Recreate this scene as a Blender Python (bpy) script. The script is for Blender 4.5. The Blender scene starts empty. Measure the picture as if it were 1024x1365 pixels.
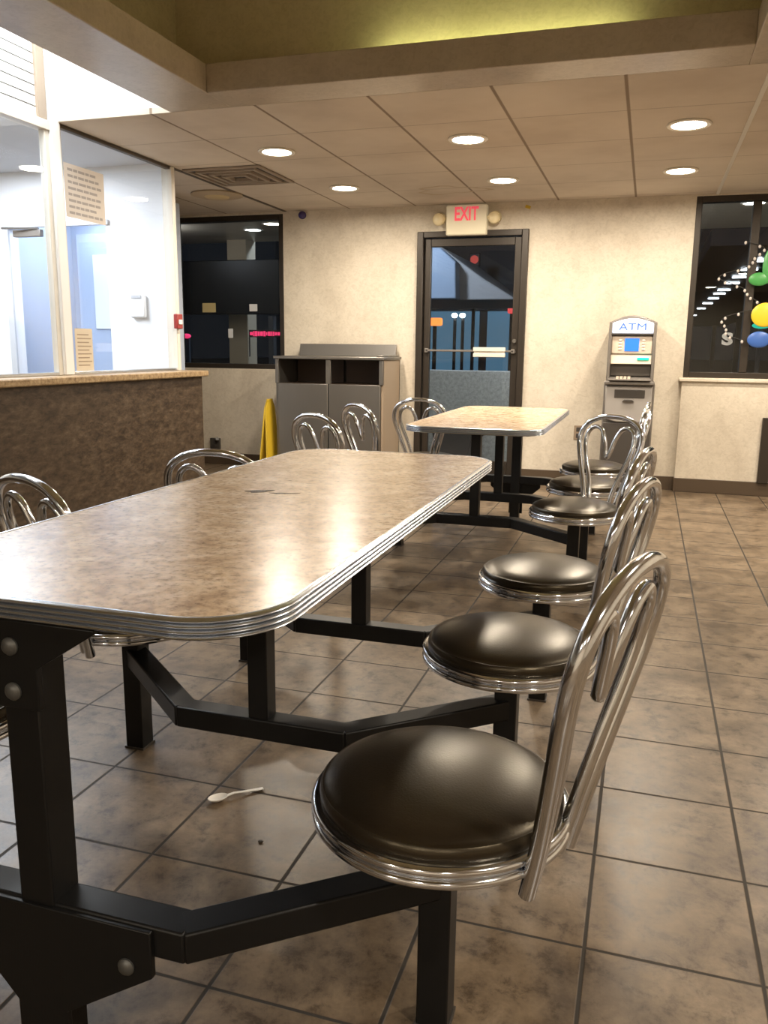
import bpy, math, random
from mathutils import Vector, Matrix
random.seed(7)
C = bpy.context.scene.collection
PI = math.pi
R = math.radians

# ------------------------------------------------------------------ materials
def mat(name, col, rough=.5, metal=0., spec=.5, emit=None, es=0., coat=0., coat_r=.1):
    m = bpy.data.materials.new(name); m.use_nodes = True
    b = m.node_tree.nodes['Principled BSDF']
    b.inputs['Base Color'].default_value = (*col, 1)
    b.inputs['Roughness'].default_value = rough
    b.inputs['Metallic'].default_value = metal
    b.inputs['Specular IOR Level'].default_value = spec
    b.inputs['Coat Weight'].default_value = coat
    b.inputs['Coat Roughness'].default_value = coat_r
    if emit:
        b.inputs['Emission Color'].default_value = (*emit, 1)
        b.inputs['Emission Strength'].default_value = es
    return m

class NT:
    """small node helper"""
    def __init__(s, m):
        s.t = m.node_tree; s.b = s.t.nodes['Principled BSDF']
        s.co = s.t.nodes.new('ShaderNodeTexCoord').outputs['Object']
    def n(s, typ, **kw):
        x = s.t.nodes.new(typ)
        for k, v in kw.items(): setattr(x, k, v)
        return x
    def l(s, a, b): s.t.links.new(a, b)
    def mapping(s, scale=(1, 1, 1), rot=(0, 0, 0), loc=(0, 0, 0)):
        x = s.n('ShaderNodeMapping'); x.inputs['Scale'].default_value = scale
        x.inputs['Rotation'].default_value = rot; x.inputs['Location'].default_value = loc
        s.l(s.co, x.inputs['Vector']); return x.outputs['Vector']
    def noise(s, scale, detail=4, rough=.55, vec=None, dist=0.):
        x = s.n('ShaderNodeTexNoise'); x.inputs['Scale'].default_value = scale
        x.inputs['Detail'].default_value = detail; x.inputs['Roughness'].default_value = rough
        x.inputs['Distortion'].default_value = dist
        s.l(vec if vec else s.co, x.inputs['Vector']); return x.outputs['Fac']
    def ramp(s, fac, stops):
        x = s.n('ShaderNodeValToRGB'); e = x.color_ramp.elements
        while len(e) > 1: e.remove(e[-1])
        e[0].position = stops[0][0]; e[0].color = (*stops[0][1], 1)
        for p, c in stops[1:]:
            k = e.new(p); k.color = (*c, 1)
        s.l(fac, x.inputs['Fac']); return x.outputs['Color']
    def mix(s, fac, a, b, blend='MIX'):
        x = s.n('ShaderNodeMix', data_type='RGBA', blend_type=blend)
        for i, v in ((0, fac), (6, a), (7, b)):
            if isinstance(v, (int, float)): x.inputs[i].default_value = v
            elif isinstance(v, tuple): x.inputs[i].default_value = (*v, 1)
            else: s.l(v, x.inputs[i])
        return x.outputs[2]
    def math(s, op, a, b=None, c=None):
        x = s.n('ShaderNodeMath', operation=op)
        for i, v in enumerate((a, b, c)):
            if v is None: continue
            if isinstance(v, (int, float)): x.inputs[i].default_value = v
            else: s.l(v, x.inputs[i])
        return x.outputs[0]
    def bump(s, h, strength=.2, dist=.01):
        x = s.n('ShaderNodeBump'); x.inputs['Strength'].default_value = strength
        x.inputs['Distance'].default_value = dist
        s.l(h, x.inputs['Height']); s.l(x.outputs['Normal'], s.b.inputs['Normal'])
    def col(s, c): s.l(c, s.b.inputs['Base Color'])
    def grid(s, x0, px, wx, y0, py, wy):
        """1 on the lines of a rectangular grid in object XY, else 0 (soft edged)"""
        sep = s.n('ShaderNodeSeparateXYZ'); s.l(s.co, sep.inputs[0])
        out = []
        for o, o0, p, w in ((sep.outputs[0], x0, px, wx), (sep.outputs[1], y0, py, wy)):
            f = s.math('FRACT', s.math('MULTIPLY_ADD', o, 1/p, -o0/p + .5))
            d = s.math('MULTIPLY', s.math('ABSOLUTE', s.math('SUBTRACT', f, .5)), p)
            mr = s.n('ShaderNodeMapRange'); mr.inputs[1].default_value = w*.35; mr.inputs[2].default_value = w*.65
            mr.inputs[3].default_value = 1; mr.inputs[4].default_value = 0
            s.l(d, mr.inputs[0]); out.append(mr.outputs[0])
        return out

M = {}
M['chrome'] = mat('chrome', (.78, .82, .89), .11, 1.)
M['alu'] = mat('ribbed_aluminium', (.69, .73, .79), .22, 1.)
M['black_paint'] = mat('black_paint', (.0065, .0065, .0068), .40, 0, .32)
M['bolt'] = mat('bolt_steel', (.12, .12, .115), .45, .6)
m = M['vinyl'] = mat('black_vinyl', (.014, .0105, .007), .31, 0, .6)
m.node_tree.nodes['Principled BSDF'].inputs['Specular Tint'].default_value = (1, .86, .62, 1)
t = NT(m); t.bump(t.noise(260, 3), .12, .002)

# table laminate
m = M['laminate'] = mat('laminate', (.3, .2, .12), .25, 0, .62)
t = NT(m)
n1 = t.noise(16, 6, .65, t.mapping((1, 1, 1)), .6); n2 = t.noise(70, 5, .7)
base = t.ramp(n1, [(.27, (.36, .23, .125)), (.43, (.60, .44, .28)), (.58, (.74, .58, .41)), (.75, (.84, .73, .57))])
spk = t.ramp(n2, [(.36, (.34, .25, .18)), (.48, (.92, .90, .87)), (.64, (1.2, 1.17, 1.13))])
t.col(t.mix(.75, base, spk, 'MULTIPLY'))

# floor tiles
m = M['floor'] = mat('floor_tile', (.3, .22, .15), .34, 0, .42)
t = NT(m)
gx, gy = t.grid(-.0395, .3155, .0075, 1.443, .3115, .0065)
n1 = t.noise(4.2, 7, .66, None, .25); n2 = t.noise(17, 8, .74, None, .25); n3 = t.noise(60, 3, .6)
base = t.ramp(n1, [(.30, (.075, .052, .033)), (.44, (.145, .105, .068)), (.57, (.20, .149, .099)), (.74, (.28, .218, .154))])
sp = t.ramp(n2, [(.37, (.36, .33, .30)), (.47, (.84, .82, .80)), (.60, (1.10, 1.08, 1.04))])
c = t.mix(.9, base, sp, 'MULTIPLY')
g = t.math('MAXIMUM', gx, gy)
t.col(t.mix(g, c, (.030, .024, .018)))
rr_ = t.math('MULTIPLY_ADD', n2, .22, .24); rr_ = t.math('MULTIPLY_ADD', g, .35, rr_)
t.l(rr_, t.b.inputs['Roughness'])
h = t.math('SUBTRACT', t.math('MULTIPLY', n3, .15), g)
t.bump(h, .35, .004)

# cream wall covering
def wallmat(name, c0, c1, c2, rough=.6):
    m = mat(name, c1, rough, 0, .35); t = NT(m)
    n1 = t.noise(3.0, 5, .6, t.mapping((1.2, 1.2, .8)), .4); n2 = t.noise(26, 5, .65, t.mapping((1, 1, 1.3), (0, .6, 0)), 1.2)
    a = t.ramp(n1, [(.32, c0), (.5, c1), (.7, c2)])
    b_ = t.ramp(n2, [(.34, (.80, .78, .74)), (.55, (1, 1, 1)), (.7, (1.05, 1.04, 1.02))])
    t.col(t.mix(.55, a, b_, 'MULTIPLY')); t.bump(n2, .2, .006)
    return m
M['wall'] = wallmat('cream_wall_covering', (.60, .53, .43), (.68, .61, .50), (.73, .66, .55))
M['soffit'] = wallmat('soffit_paint', (.47, .40, .31), (.52, .445, .35), (.55, .475, .375), .3)
M['tray'] = wallmat('tray_paint', (.56, .49, .31), (.61, .54, .35), (.66, .58, .39), .55)
M['kitchen_wall'] = mat('kitchen_white', (.82, .84, .88), .5)
M['kitchen_grey'] = mat('kitchen_ceiling_grey', (.50, .52, .56), .6)
M['kitchen_blue'] = mat('kitchen_blue_grey', (.46, .53, .66), .4)
M['white_gloss'] = mat('white_gloss', (.86, .85, .82), .3)
M['cream_frame'] = mat('cream_frame', (.72, .68, .60), .35)
M['baseboard'] = mat('dark_baseboard', (.085, .058, .036), .4)
M['dark_frame'] = mat('bronze_frame', (.042, .033, .025), .4, .35)
M['white_bar'] = mat('white_tee_bar', (.75, .72, .66), .4)
M['line_dark'] = mat('dark_joint', (.10, .08, .06), .6)

# ceiling tiles
m = M['ceiling'] = mat('ceiling_tile', (.6, .5, .4), .8, 0, .2); t = NT(m)
gx, gy = t.grid(-.178, .597, .016, 4.63, .6, .010)
n1 = t.noise(1.3, 4, .6); n2 = t.noise(90, 3, .6)
base = t.ramp(n1, [(.34, (.55, .475, .39)), (.5, (.62, .545, .455)), (.68, (.67, .595, .50))])
c = t.mix(gx, base, (.27, .21, .155)); c = t.mix(t.math('MULTIPLY', gy, .55), c, (.27, .21, .155))
t.col(c); t.bump(t.math('SUBTRACT', t.math('MULTIPLY', n2, .3), t.math('MAXIMUM', gx, gy)), .3, .004)

# counter front: dark brown mottled laminate
m = M['counter_front'] = mat('brown_laminate', (.09, .06, .035), .42, 0, .4); t = NT(m)
n1 = t.noise(30, 6, .72, t.mapping((1, .45, 1.1), (R(16), 0, 0)), .3)
t.col(t.ramp(n1, [(.32, (.026, .017, .010)), (.48, (.062, .041, .025)), (.60, (.095, .066, .041)), (.75, (.15, .108, .07))]))
m = M['counter_top'] = mat('tan_counter_top', (.35, .24, .13), .3); t = NT(m)
n1 = t.noise(38, 5, .7); t.col(t.ramp(n1, [(.35, (.20, .125, .06)), (.52, (.36, .25, .135)), (.7, (.52, .39, .23))]))
m = M['steel'] = mat('brushed_steel', (.22, .205, .185), .36, .7); t = NT(m)
n1 = t.noise(60, 3, .6, t.mapping((1, 1, .04))); t.bump(n1, .05, .003)
M['bin_dark'] = mat('bin_interior', (.07, .043, .027), .6)
M['bin_side'] = mat('bin_side_laminate', (.33, .25, .175), .45)
M['plastic_yellow'] = mat('yellow_plastic', (.62, .42, .03), .4)
M['plastic_white'] = mat('white_plastic', (.78, .77, .74), .35)
M['sign_cream'] = mat('sign_cream', (.78, .71, .52), .4, emit=(1, .86, .6), es=.12)
M['exit_red'] = mat('exit_red', (.7, .05, .06), .4, emit=(1, .12, .16), es=.55)
M['lamp_head'] = mat('lamp_head', (.80, .68, .42), .35)
M['atm_grey'] = mat('atm_grey', (.20, .18, .16), .4, .25)
M['atm_door'] = mat('atm_door', (.36, .335, .31), .4, .1)
M['atm_dark'] = mat('atm_dark', (.06, .052, .045), .4)
M['atm_mid'] = mat('atm_mid', (.19, .172, .155), .4, .2)
M['atm_light'] = mat('atm_bezel', (.68, .58, .47), .4)
M['atm_sign'] = mat('atm_sign', (.7, .75, .9), .4, emit=(.72, .82, 1), es=1.0)
M['atm_blue'] = mat('atm_letters', (.05, .12, .5), .4, emit=(.10, .22, .85), es=.5)
M['screen'] = mat('atm_screen', (.02, .1, .5), .2, emit=(.03, .21, 1), es=1.1)
M['green_led'] = mat('green_led', (.0, .5, .35), .3, emit=(.04, .8, .5), es=.8)
M['purple'] = mat('purple_dome', (.06, .04, .16), .25)
M['paper_tan'] = mat('tan_paper', (.62, .53, .40), .7)
M['paper_cream'] = mat('pale_paper', (.66, .60, .54), .7)
M['ink'] = mat('grey_ink', (.36, .33, .31), .7)
M['paper_yellow'] = mat('yellow_paper', (.60, .50, .25), .7)
M['paper_white'] = mat('white_paper', (.70, .72, .74), .7)
M['decal'] = mat('pale_decal', (.30, .31, .31), .6)
M['alarm_red'] = mat('alarm_red', (.30, .035, .03), .4)
M['spoon'] = mat('spoon_white', (.82, .80, .76), .3)
M['stain'] = mat('dark_smear', (.10, .06, .035), .18)
M['vent'] = mat('vent_paint', (.34, .275, .21), .5)
M['vent_dark'] = mat('vent_dark', (.05, .042, .034), .7)
M['speaker'] = mat('speaker_grille', (.46, .36, .24), .6)
M['speaker_c'] = mat('speaker_centre', (.60, .47, .26), .6)
M['downlight'] = mat('downlight_lens', (1, .95, .85), .4, emit=(1, .92, .78), es=26)
M['ring'] = mat('downlight_ring', (.82, .76, .66), .35)
M['well_lamp'] = mat('fluorescent_diffuser', (1, 1, 1), .4, emit=(.93, .97, 1), es=3)
M['cove_lamp'] = mat('cove_tube', (.8, 1, .4), .4, emit=(.93, .93, .44), es=10)
# outside
M['asphalt'] = mat('asphalt', (.035, .036, .04), .75)
m = M['plaster_grey'] = mat('grey_plaster', (.36, .36, .36), .8); t = NT(m)
n1 = t.noise(30, 5, .7); t.col(t.ramp(n1, [(.35, (.30, .30, .30)), (.6, (.46, .46, .45))])); t.bump(n1, .4, .01)
M['canopy_blue'] = mat('canopy_blue_grey', (.33, .38, .47), .6)
M['canopy_tan'] = mat('canopy_grey_tan', (.42, .38, .36), .6)
M['dark_steel'] = mat('dark_steel', (.045, .047, .055), .5)
M['store_dark'] = mat('store_glass', (.05, .10, .14), .25)
M['store_lit'] = mat('store_lit_window', (.1, .2, .28), .4, emit=(.055, .12, .18), es=1.3)
M['orange_sign'] = mat('orange_sign', (.8, .25, .05), .4, emit=(1, .24, .05), es=2.2)
M['red_sign'] = mat('red_sign', (.7, .05, .05), .4, emit=(1, .10, .10), es=1.0)
M['red_dim'] = mat('dim_red_lens', (.5, .03, .03), .4, emit=(1, .10, .06), es=.45)
M['pink_led'] = mat('pink_red_led', (.8, .05, .2), .4, emit=(1, .05, .16), es=1.1)
M['white_lamp'] = mat('street_lamp_lens', (1, 1, 1), .4, emit=(.92, 1, .98), es=14)
M['canopy_lamp'] = mat('canopy_lamp_lens', (1, 1, 1), .4, emit=(.95, .97, 1), es=12)
M['bulb'] = mat('string_bulb', (.5, .45, .4), .3, emit=(1, .80, .66), es=.16)
M['wire'] = mat('dark_wire', (.03, .028, .025), .6)
M['tan_pillar'] = mat('tan_pillar', (.42, .33, .22), .7)
M['balloon_green'] = mat('green_film', (.06, .28, .07), .3)
M['balloon_yellow'] = mat('yellow_film', (.72, .50, .03), .3)
M['balloon_blue'] = mat('blue_film', (.05, .13, .42), .3)
M['pale_peach'] = mat('peach_film', (.72, .45, .33), .4)

def glassmat(name, tint, refl=1.0, ior=1.5):
    m = bpy.data.materials.new(name); m.use_nodes = True; t = m.node_tree
    t.nodes.remove(t.nodes['Principled BSDF']); out = t.nodes['Material Output']
    tr = t.nodes.new('ShaderNodeBsdfTransparent'); tr.inputs[0].default_value = (*tint, 1)
    gl = t.nodes.new('ShaderNodeBsdfGlossy'); gl.inputs['Roughness'].default_value = .004
    gl.inputs[0].default_value = (refl, refl, refl, 1)
    fr = t.nodes.new('ShaderNodeFresnel'); ge = t.nodes.new('ShaderNodeNewGeometry')
    mi = t.nodes.new('ShaderNodeMix'); mi.inputs[2].default_value = ior; mi.inputs[3].default_value = 1/ior   # same reflectance on both faces of a pane
    t.links.new(ge.outputs['Backfacing'], mi.inputs[0]); t.links.new(mi.outputs[0], fr.inputs[0])
    mx = t.nodes.new('ShaderNodeMixShader')
    t.links.new(fr.outputs[0], mx.inputs[0]); t.links.new(tr.outputs[0], mx.inputs[1]); t.links.new(gl.outputs[0], mx.inputs[2])
    t.links.new(mx.outputs[0], out.inputs[0]); return m
M['glass'] = glassmat('window_glass', (.86, .90, .92))
M['glass_clear'] = glassmat('partition_glass', (.96, .975, .985))

# ------------------------------------------------------------------ mesh builder
class MB:
    def __init__(s): s.v = []; s.f = []
    def add(s, vs, fs):
        o = len(s.v); s.v += [tuple(p) for p in vs]; s.f += [tuple(i+o for i in f) for f in fs]; return s
    def box(s, x0, x1, y0, y1, z0, z1, rot=0., piv=None):
        vs = [(x, y, z) for z in (z0, z1) for y in (y0, y1) for x in (x0, x1)]
        if rot:
            px, py = piv if piv else ((x0+x1)/2, (y0+y1)/2); c, q = math.cos(rot), math.sin(rot)
            vs = [(px+(x-px)*c-(y-py)*q, py+(x-px)*q+(y-py)*c, z) for x, y, z in vs]
        return s.add(vs, [(0, 2, 3, 1), (4, 5, 7, 6), (0, 1, 5, 4), (2, 6, 7, 3), (0, 4, 6, 2), (1, 3, 7, 5)])
    def prism(s, poly, axis, a, b):
        """extrude a 2-D polygon along an axis: axis 'x' -> (y,z), 'y' -> (x,z), 'z' -> (x,y)"""
        def P(p, t): return {'x': (t, p[0], p[1]), 'y': (p[0], t, p[1]), 'z': (p[0], p[1], t)}[axis]
        n = len(poly); vs = [P(p, a) for p in poly]+[P(p, b) for p in poly]
        return s.add(vs, [tuple(range(n))[::-1], tuple(range(n, 2*n))]+[(i, (i+1) % n, n+(i+1) % n, n+i) for i in range(n)])
    def lathe(s, prof, n=48, c=(0, 0, 0), cap=True):
        vs = []; fs = []; k = len(prof)
        for r, z in prof:
            for i in range(n):
                a = 2*PI*i/n; vs.append((c[0]+r*math.cos(a), c[1]+r*math.sin(a), c[2]+z))
        for j in range(k-1):
            for i in range(n):
                fs.append((j*n+i, j*n+(i+1) % n, (j+1)*n+(i+1) % n, (j+1)*n+i))
        if cap:
            fs.append(tuple(range(n))[::-1]); fs.append(tuple((k-1)*n+i for i in range(n)))
        return s.add(vs, fs)
    def tube(s, pts, r, n=10, closed=False, flat=1.0):
        pts = [Vector(p) for p in pts]; N = len(pts); vs = []; fs = []; up = None
        for i, p in enumerate(pts):
            if closed: tg = pts[(i+1) % N]-pts[i-1]
            else: tg = pts[min(i+1, N-1)]-pts[max(i-1, 0)]
            tg.normalize()
            if up is None:
                a = Vector((0, 0, 1)) if abs(tg.z) < .9 else Vector((1, 0, 0)); up = (a-tg*a.dot(tg)).normalized()
            else: up = (up-tg*up.dot(tg)).normalized()
            sd = tg.cross(up)
            for k in range(n):
                a = 2*PI*k/n; vs.append(p+up*(r*math.cos(a)*flat)+sd*(r*math.sin(a)))
        for i in range(N if closed else N-1):
            j = (i+1) % N
            for k in range(n): fs.append((i*n+k, i*n+(k+1) % n, j*n+(k+1) % n, j*n+k))
        if not closed: fs += [tuple(range(n))[::-1], tuple((N-1)*n+k for k in range(n))]
        return s.add(vs, fs)
    def cyl(s, p0, p1, r, n=20): return s.tube([p0, p1], r, n)
    def bar(s, p0, p1, w, h):
        """square bar between two points, w wide in plan and h high"""
        a, b = Vector(p0), Vector(p1); d = b-a; sd = Vector((-d.y, d.x, 0)).normalized()*(w/2); up = Vector((0, 0, h/2))
        vs = [q for e in (a, b) for q in (e-sd-up, e+sd-up, e+sd+up, e-sd+up)]
        return s.add(vs, [(0, 1, 2, 3), (7, 6, 5, 4), (0, 4, 5, 1), (1, 5, 6, 2), (2, 6, 7, 3), (3, 7, 4, 0)])
    def sphere(s, c, rx, ry=None, rz=None, n=20, k=12):
        ry = rx if ry is None else ry; rz = rx if rz is None else rz
        vs = [(c[0], c[1], c[2]-rz)]; fs = []
        for j in range(1, k):
            b = -PI/2+PI*j/k
            for i in range(n):
                a = 2*PI*i/n; vs.append((c[0]+rx*math.cos(b)*math.cos(a), c[1]+ry*math.cos(b)*math.sin(a), c[2]+rz*math.sin(b)))
        vs.append((c[0], c[1], c[2]+rz)); T = len(vs)-1
        for i in range(n):
            fs.append((0, 1+(i+1) % n, 1+i)); fs.append((T, 1+(k-2)*n+i, 1+(k-2)*n+(i+1) % n))
            for j in range(k-2): fs.append((1+j*n+i, 1+j*n+(i+1) % n, 1+(j+1)*n+(i+1) % n, 1+(j+1)*n+i))
        return s.add(vs, fs)
    def mesh(s, name, m, smooth=True):
        me = bpy.data.meshes.new(name); me.from_pydata(s.v, [], s.f); me.update()
        import bmesh
        bm = bmesh.new(); bm.from_mesh(me); bmesh.ops.recalc_face_normals(bm, faces=bm.faces); bm.to_mesh(me); bm.free()
        me.materials.append(m)
        if smooth:
            for p in me.polygons: p.use_smooth = True
            me.set_sharp_from_angle(angle=R(38))
        return me
    def build(s, name, m, parent=None, bevel=0., loc=None, rotz=0., smooth=True):
        o = bpy.data.objects.new(name, s.mesh(name, m, smooth)); C.objects.link(o)
        if parent: o.parent = parent
        if loc: o.location = loc
        if rotz: o.rotation_euler = (0, 0, rotz)
        if bevel:
            b = o.modifiers.new('edge', 'BEVEL'); b.width = bevel; b.segments = 2; b.limit_method = 'ANGLE'; b.angle_limit = R(40)
        return o

def tag(o, label=None, cat=None, group=None, kind=None):
    if label: o['label'] = label
    if cat: o['category'] = cat
    if group: o['group'] = group
    if kind: o['kind'] = kind
    return o
def thing(name, label, cat, loc=(0, 0, 0), rotz=0., group=None):
    o = bpy.data.objects.new(name, None); C.objects.link(o); o.location = loc; o.rotation_euler = (0, 0, rotz)
    o.empty_display_size = .1
    return tag(o, label, cat, group)
def struct(name, mb, m, bevel=0., label=None, parent=None, smooth=True):
    o = mb.build(name, m, parent, bevel, smooth=smooth)
    if parent is None: o['kind'] = 'structure'
    if label: o['label'] = label
    return o
def copy_tree(o, parent=None):
    c = o.copy(); C.objects.link(c)
    if parent: c.parent = parent
    for ch in list(o.children): copy_tree(ch, c)
    return c
def text_mb(body, size, depth, m, name, parent, loc, bold=0., sx=1.):
    """letters standing upright in the XZ plane, facing -Y, centred on loc"""
    cu = bpy.data.curves.new('lettering', 'FONT'); cu.body = body; cu.size = size; cu.extrude = depth; cu.offset = bold
    cu.align_x = 'CENTER'; cu.align_y = 'CENTER'
    tmp = bpy.data.objects.new('lettering', cu); C.objects.link(tmp)
    bpy.context.view_layer.update()
    me = bpy.data.meshes.new_from_object(tmp.evaluated_get(bpy.context.evaluated_depsgraph_get()))
    bpy.data.objects.remove(tmp)
    me.transform(Matrix.Rotation(R(90), 4, 'X')); me.transform(Matrix.Diagonal((sx, 1, 1, 1)))
    me.materials.clear(); me.materials.append(m); me.name = name
    o = bpy.data.objects.new(name, me); C.objects.link(o); o.parent = parent; o.location = loc
    return o

# ------------------------------------------------------------------ key measures (metres; camera stands at X=0, Y=0)
HC = 2.305            # ceiling
YB = 7.13             # back wall
XG = -3.18            # glass partition plane
XL, XR, YF = -5.3, 2.8, -4.2

# ------------------------------------------------------------------ setting
b = MB(); b.box(XL, XR, YF, YB+.16, -.12, 0); struct('floor', b, M['floor'])

# back wall with its three openings
WX0, WX1, WZ0, WZ1 = -4.33, -3.20, .915, 2.285
DX0, DX1, DZ1 = -1.945, -1.0, 2.09
RX0, RX1, RZ0, RZ1 = .275, 2.45, .915, 2.292
b = MB(); y0, y1 = YB, YB+.16
for x0, x1, z0, z1 in ((XL, WX0, 0, HC+.9), (WX0, WX1, 0, WZ0), (WX0, WX1, WZ1, HC+.9), (WX1, DX0, 0, HC+.9), (DX0, DX1, DZ1, HC+.9),
                       (DX1, RX0, 0, HC+.9), (RX0, RX1, 0, RZ0), (RX0, RX1, RZ1, HC+.9), (RX1, XR, 0, HC+.9)):
    b.box(x0, x1, y0, y1, z0, z1)
struct('wall_back', b, M['wall'], smooth=False)
b = MB(); b.box(.27, XR, YB-.06, YB, 0, .885); struct('wall_below_window', b, M['wall'])
b = MB(); b.box(.245, XR, YB-.085, YB+.02, .885, .912); struct('trim_1', b, M['wall'], .006)
b = MB(); b.box(XR, XR+.15, YF, YB+.16, -.12, HC+.9); struct('wall_right', b, M['wall'])
b = MB(); b.box(XL, XR, YF-.15, YF, -.12, HC+.9); struct('wall_front', b, M['wall'])
b = MB(); b.box(XL-.15, XL, YF, YB+.16, -.12, HC+.9); struct('wall_left', b, M['wall'])
b = MB()
b.box(XL, DX0-.0, YB-.014, YB, 0, .11); b.box(DX1, .27, YB-.014, YB, 0, .11); b.box(.262, XR, YB-.074, YB-.06, 0, .11)
struct('baseboard_back', b, M['baseboard'], .003)
b = MB(); b.box(.885, .965, YB-.10, YB-.06, .105, .62); struct('trim_2', b, M['dark_frame'], .004)

# ceiling of tiles, raised tray, light well
b = MB()
b.box(XG, XR, 4.06, YB, HC, HC+.03); b.box(XL, XG, 5.36, YB, HC, HC+.03); b.box(.56, XR, YF, 4.06, HC, HC+.03); b.box(XG, .56, YF, -1.85, HC, HC+.03)
struct('ceiling', b, M['ceiling'])
TX0, TX1, TY1 = -2.1, .32, 3.81
b = MB()
b.box(-2.45, TX0, -1.85, 4.06, HC, HC+.13); b.box(TX0, TX1, TY1, 4.06, HC, HC+.13); b.box(TX1, .56, -1.85, 4.06, HC, HC+.13); b.box(TX0, TX1, -1.85, -1.6, HC, HC+.13)
struct('trim_3', b, M['soffit'], .004)
b = MB()
b.box(-2.45, .56, -1.89, -1.85, HC+.03, 3.1); b.box(-2.45, -2.40, -1.85, 4.06, HC+.13, 3.1); b.box(-2.45, .56, 4.06, 4.10, HC+.03, 3.1); b.box(.53, .56, -1.85, 4.06, HC+.13, 3.1)
b.box(-2.45, .56, -1.89, 4.1, 3.1, 3.16)
struct('ceiling_tray', b, M['tray'])
# light well over the counter
b = MB()
b.box(XG-.06, -2.45, 4.06, 4.10, HC+.03, 2.86); b.box(-2.48, -2.45, -1.85, 4.06, HC+.13, 2.86); b.box(XG-.06, -2.45, -1.89, 4.10, 2.86, 2.90)
b.box(XG-.08, XG-.05, -1.85, 4.10, HC+.02, 2.86); b.box(XG-.06, -2.45, -1.89, -1.85, HC+.03, 2.86)
struct('ceiling_light_well', b, M['white_gloss'])
b = MB(); b.box(.409, .431, 4.06, YB, HC-.006, HC); struct('trim_4', b, M['white_bar'])
b = MB(); b.box(XG-.012, XG+.012, 5.24, YB, HC-.004, HC); struct('trim_5', b, M['line_dark'])

# ------------------------------------------------------------------ windows and door in the back wall
def window(n, x0, x1, z0, z1, mull, fw=.045):
    fr = MB(); ya, yb = YB+.0, YB+.09
    fr.box(x0, x0+fw, ya, yb, z0, z1); fr.box(x1-fw, x1, ya, yb, z0, z1)
    fr.box(x0+fw, x1-fw, ya, yb, z0, z0+fw); fr.box(x0+fw, x1-fw, ya, yb, z1-fw, z1)
    for xm in mull: fr.box(xm-.03, xm+.03, ya+.01, yb, z0+fw, z1-fw)
    w = fr.build('window_%d' % n, M['dark_frame'], None, .004); w['kind'] = 'structure'
    edges = [x0+fw]+[q for xm in mull for q in (xm-.03, xm+.03)]+[x1-fw]
    for i in range(0, len(edges), 2):
        p = MB(); p.box(edges[i], edges[i+1], YB+.045, YB+.051, z0+fw, z1-fw); p.build('pane', M['glass'], w)
    return w
window(1, WX0, WX1, WZ0, WZ1, [])
window(2, RX0, RX1, RZ0, RZ1, [.715, 1.56])
# glazed exit door
fr = MB(); fr.box(DX0, DX0+.055, YB-.03, YB+.12, 0, DZ1); fr.box(DX1-.055, DX1, YB-.03, YB+.12, 0, DZ1); fr.box(DX0+.055, DX1-.055, YB-.03, YB+.12, DZ1-.05, DZ1)
door = fr.build('door_1', M['dark_frame'], None, .005); door['kind'] = 'structure'
lf = MB(); a0, a1 = DX0+.06, DX1-.06
lf.box(a0, a0+.055, YB+.01, YB+.055, .01, DZ1-.055); lf.box(a1-.055, a1, YB+.01, YB+.055, .01, DZ1-.055)
lf.box(a0+.055, a1-.055, YB+.01, YB+.055, DZ1-.12, DZ1-.055); lf.box(a0+.055, a1-.055, YB+.01, YB+.055, .01, .16)
leaf = lf.build('door_leaf', M['dark_frame'], door, .004)
p = MB(); p.box(a0+.055, a1-.055, YB+.03, YB+.036, .16, DZ1-.12); p.build('pane', M['glass'], door)
p = MB(); p.box(a0+.03, a1-.03, YB-.022, YB-.002, 1.095, 1.112)
for xx in (a0+.02, a1-.05): p.box(xx, xx+.03, YB-.022, YB+.012, 1.085, 1.122)
p.build('push_bar', M['atm_mid'], door, .003)
p = MB(); p.box(-1.43, -1.155, YB-.045, YB-.024, 1.053, 1.085); p.box(-1.43, -1.155, YB-.045, YB-.024, 1.10, 1.135); p.box(-1.425, -1.16, YB-.030, YB-.020, 1.06, 1.13)
pp = p.build('push_plate', M['cream_frame'], door, .004)
for z in (1.19, 1.10):
    p = MB(); p.cyl((a1-.028, YB-.012, z), (a1-.028, YB+.02, z), .016); p.build('lock_cylinder', M['steel'], door)

# ------------------------------------------------------------------ kitchen behind the glass
KY = 5.25
b = MB()
b.box(-3.72, XG-.225, KY, KY+.1, 0, HC+.06); b.box(XG-.225, XG-.055, KY, KY+.1, .95, HC+.06); b.box(-4.56, -3.72, KY, KY+.1, 1.965, HC+.06); b.box(XL, -4.56, KY, KY+.1, 0, HC+.06)
struct('wall_kitchen', b, M['kitchen_wall'])
b = MB(); b.box(XL, XG-.06, YF, KY, HC+.03, HC+.08); struct('ceiling_kitchen', b, M['kitchen_grey'])
b = MB(); b.box(-4.7, -3.70, 6.15, 6.2, 0, 2.2); b.box(-4.75, -4.7, KY+.1, 6.2, 0, 2.2); b.box(-3.72, -3.69, KY+.1, 6.2, 0, 2.2); b.box(-4.75, -3.69, KY+.1, 6.2, 2.2, 2.24)
struct('wall_passage', b, M['kitchen_blue'])
b = MB(); b.box(-4.60, -3.69, KY-.02, KY+.0, 1.95, 1.985); b.box(-4.60, -4.55, KY-.02, KY, .0, 1.95)
struct('trim_6', b, M['kitchen_grey'], .003)

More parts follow.
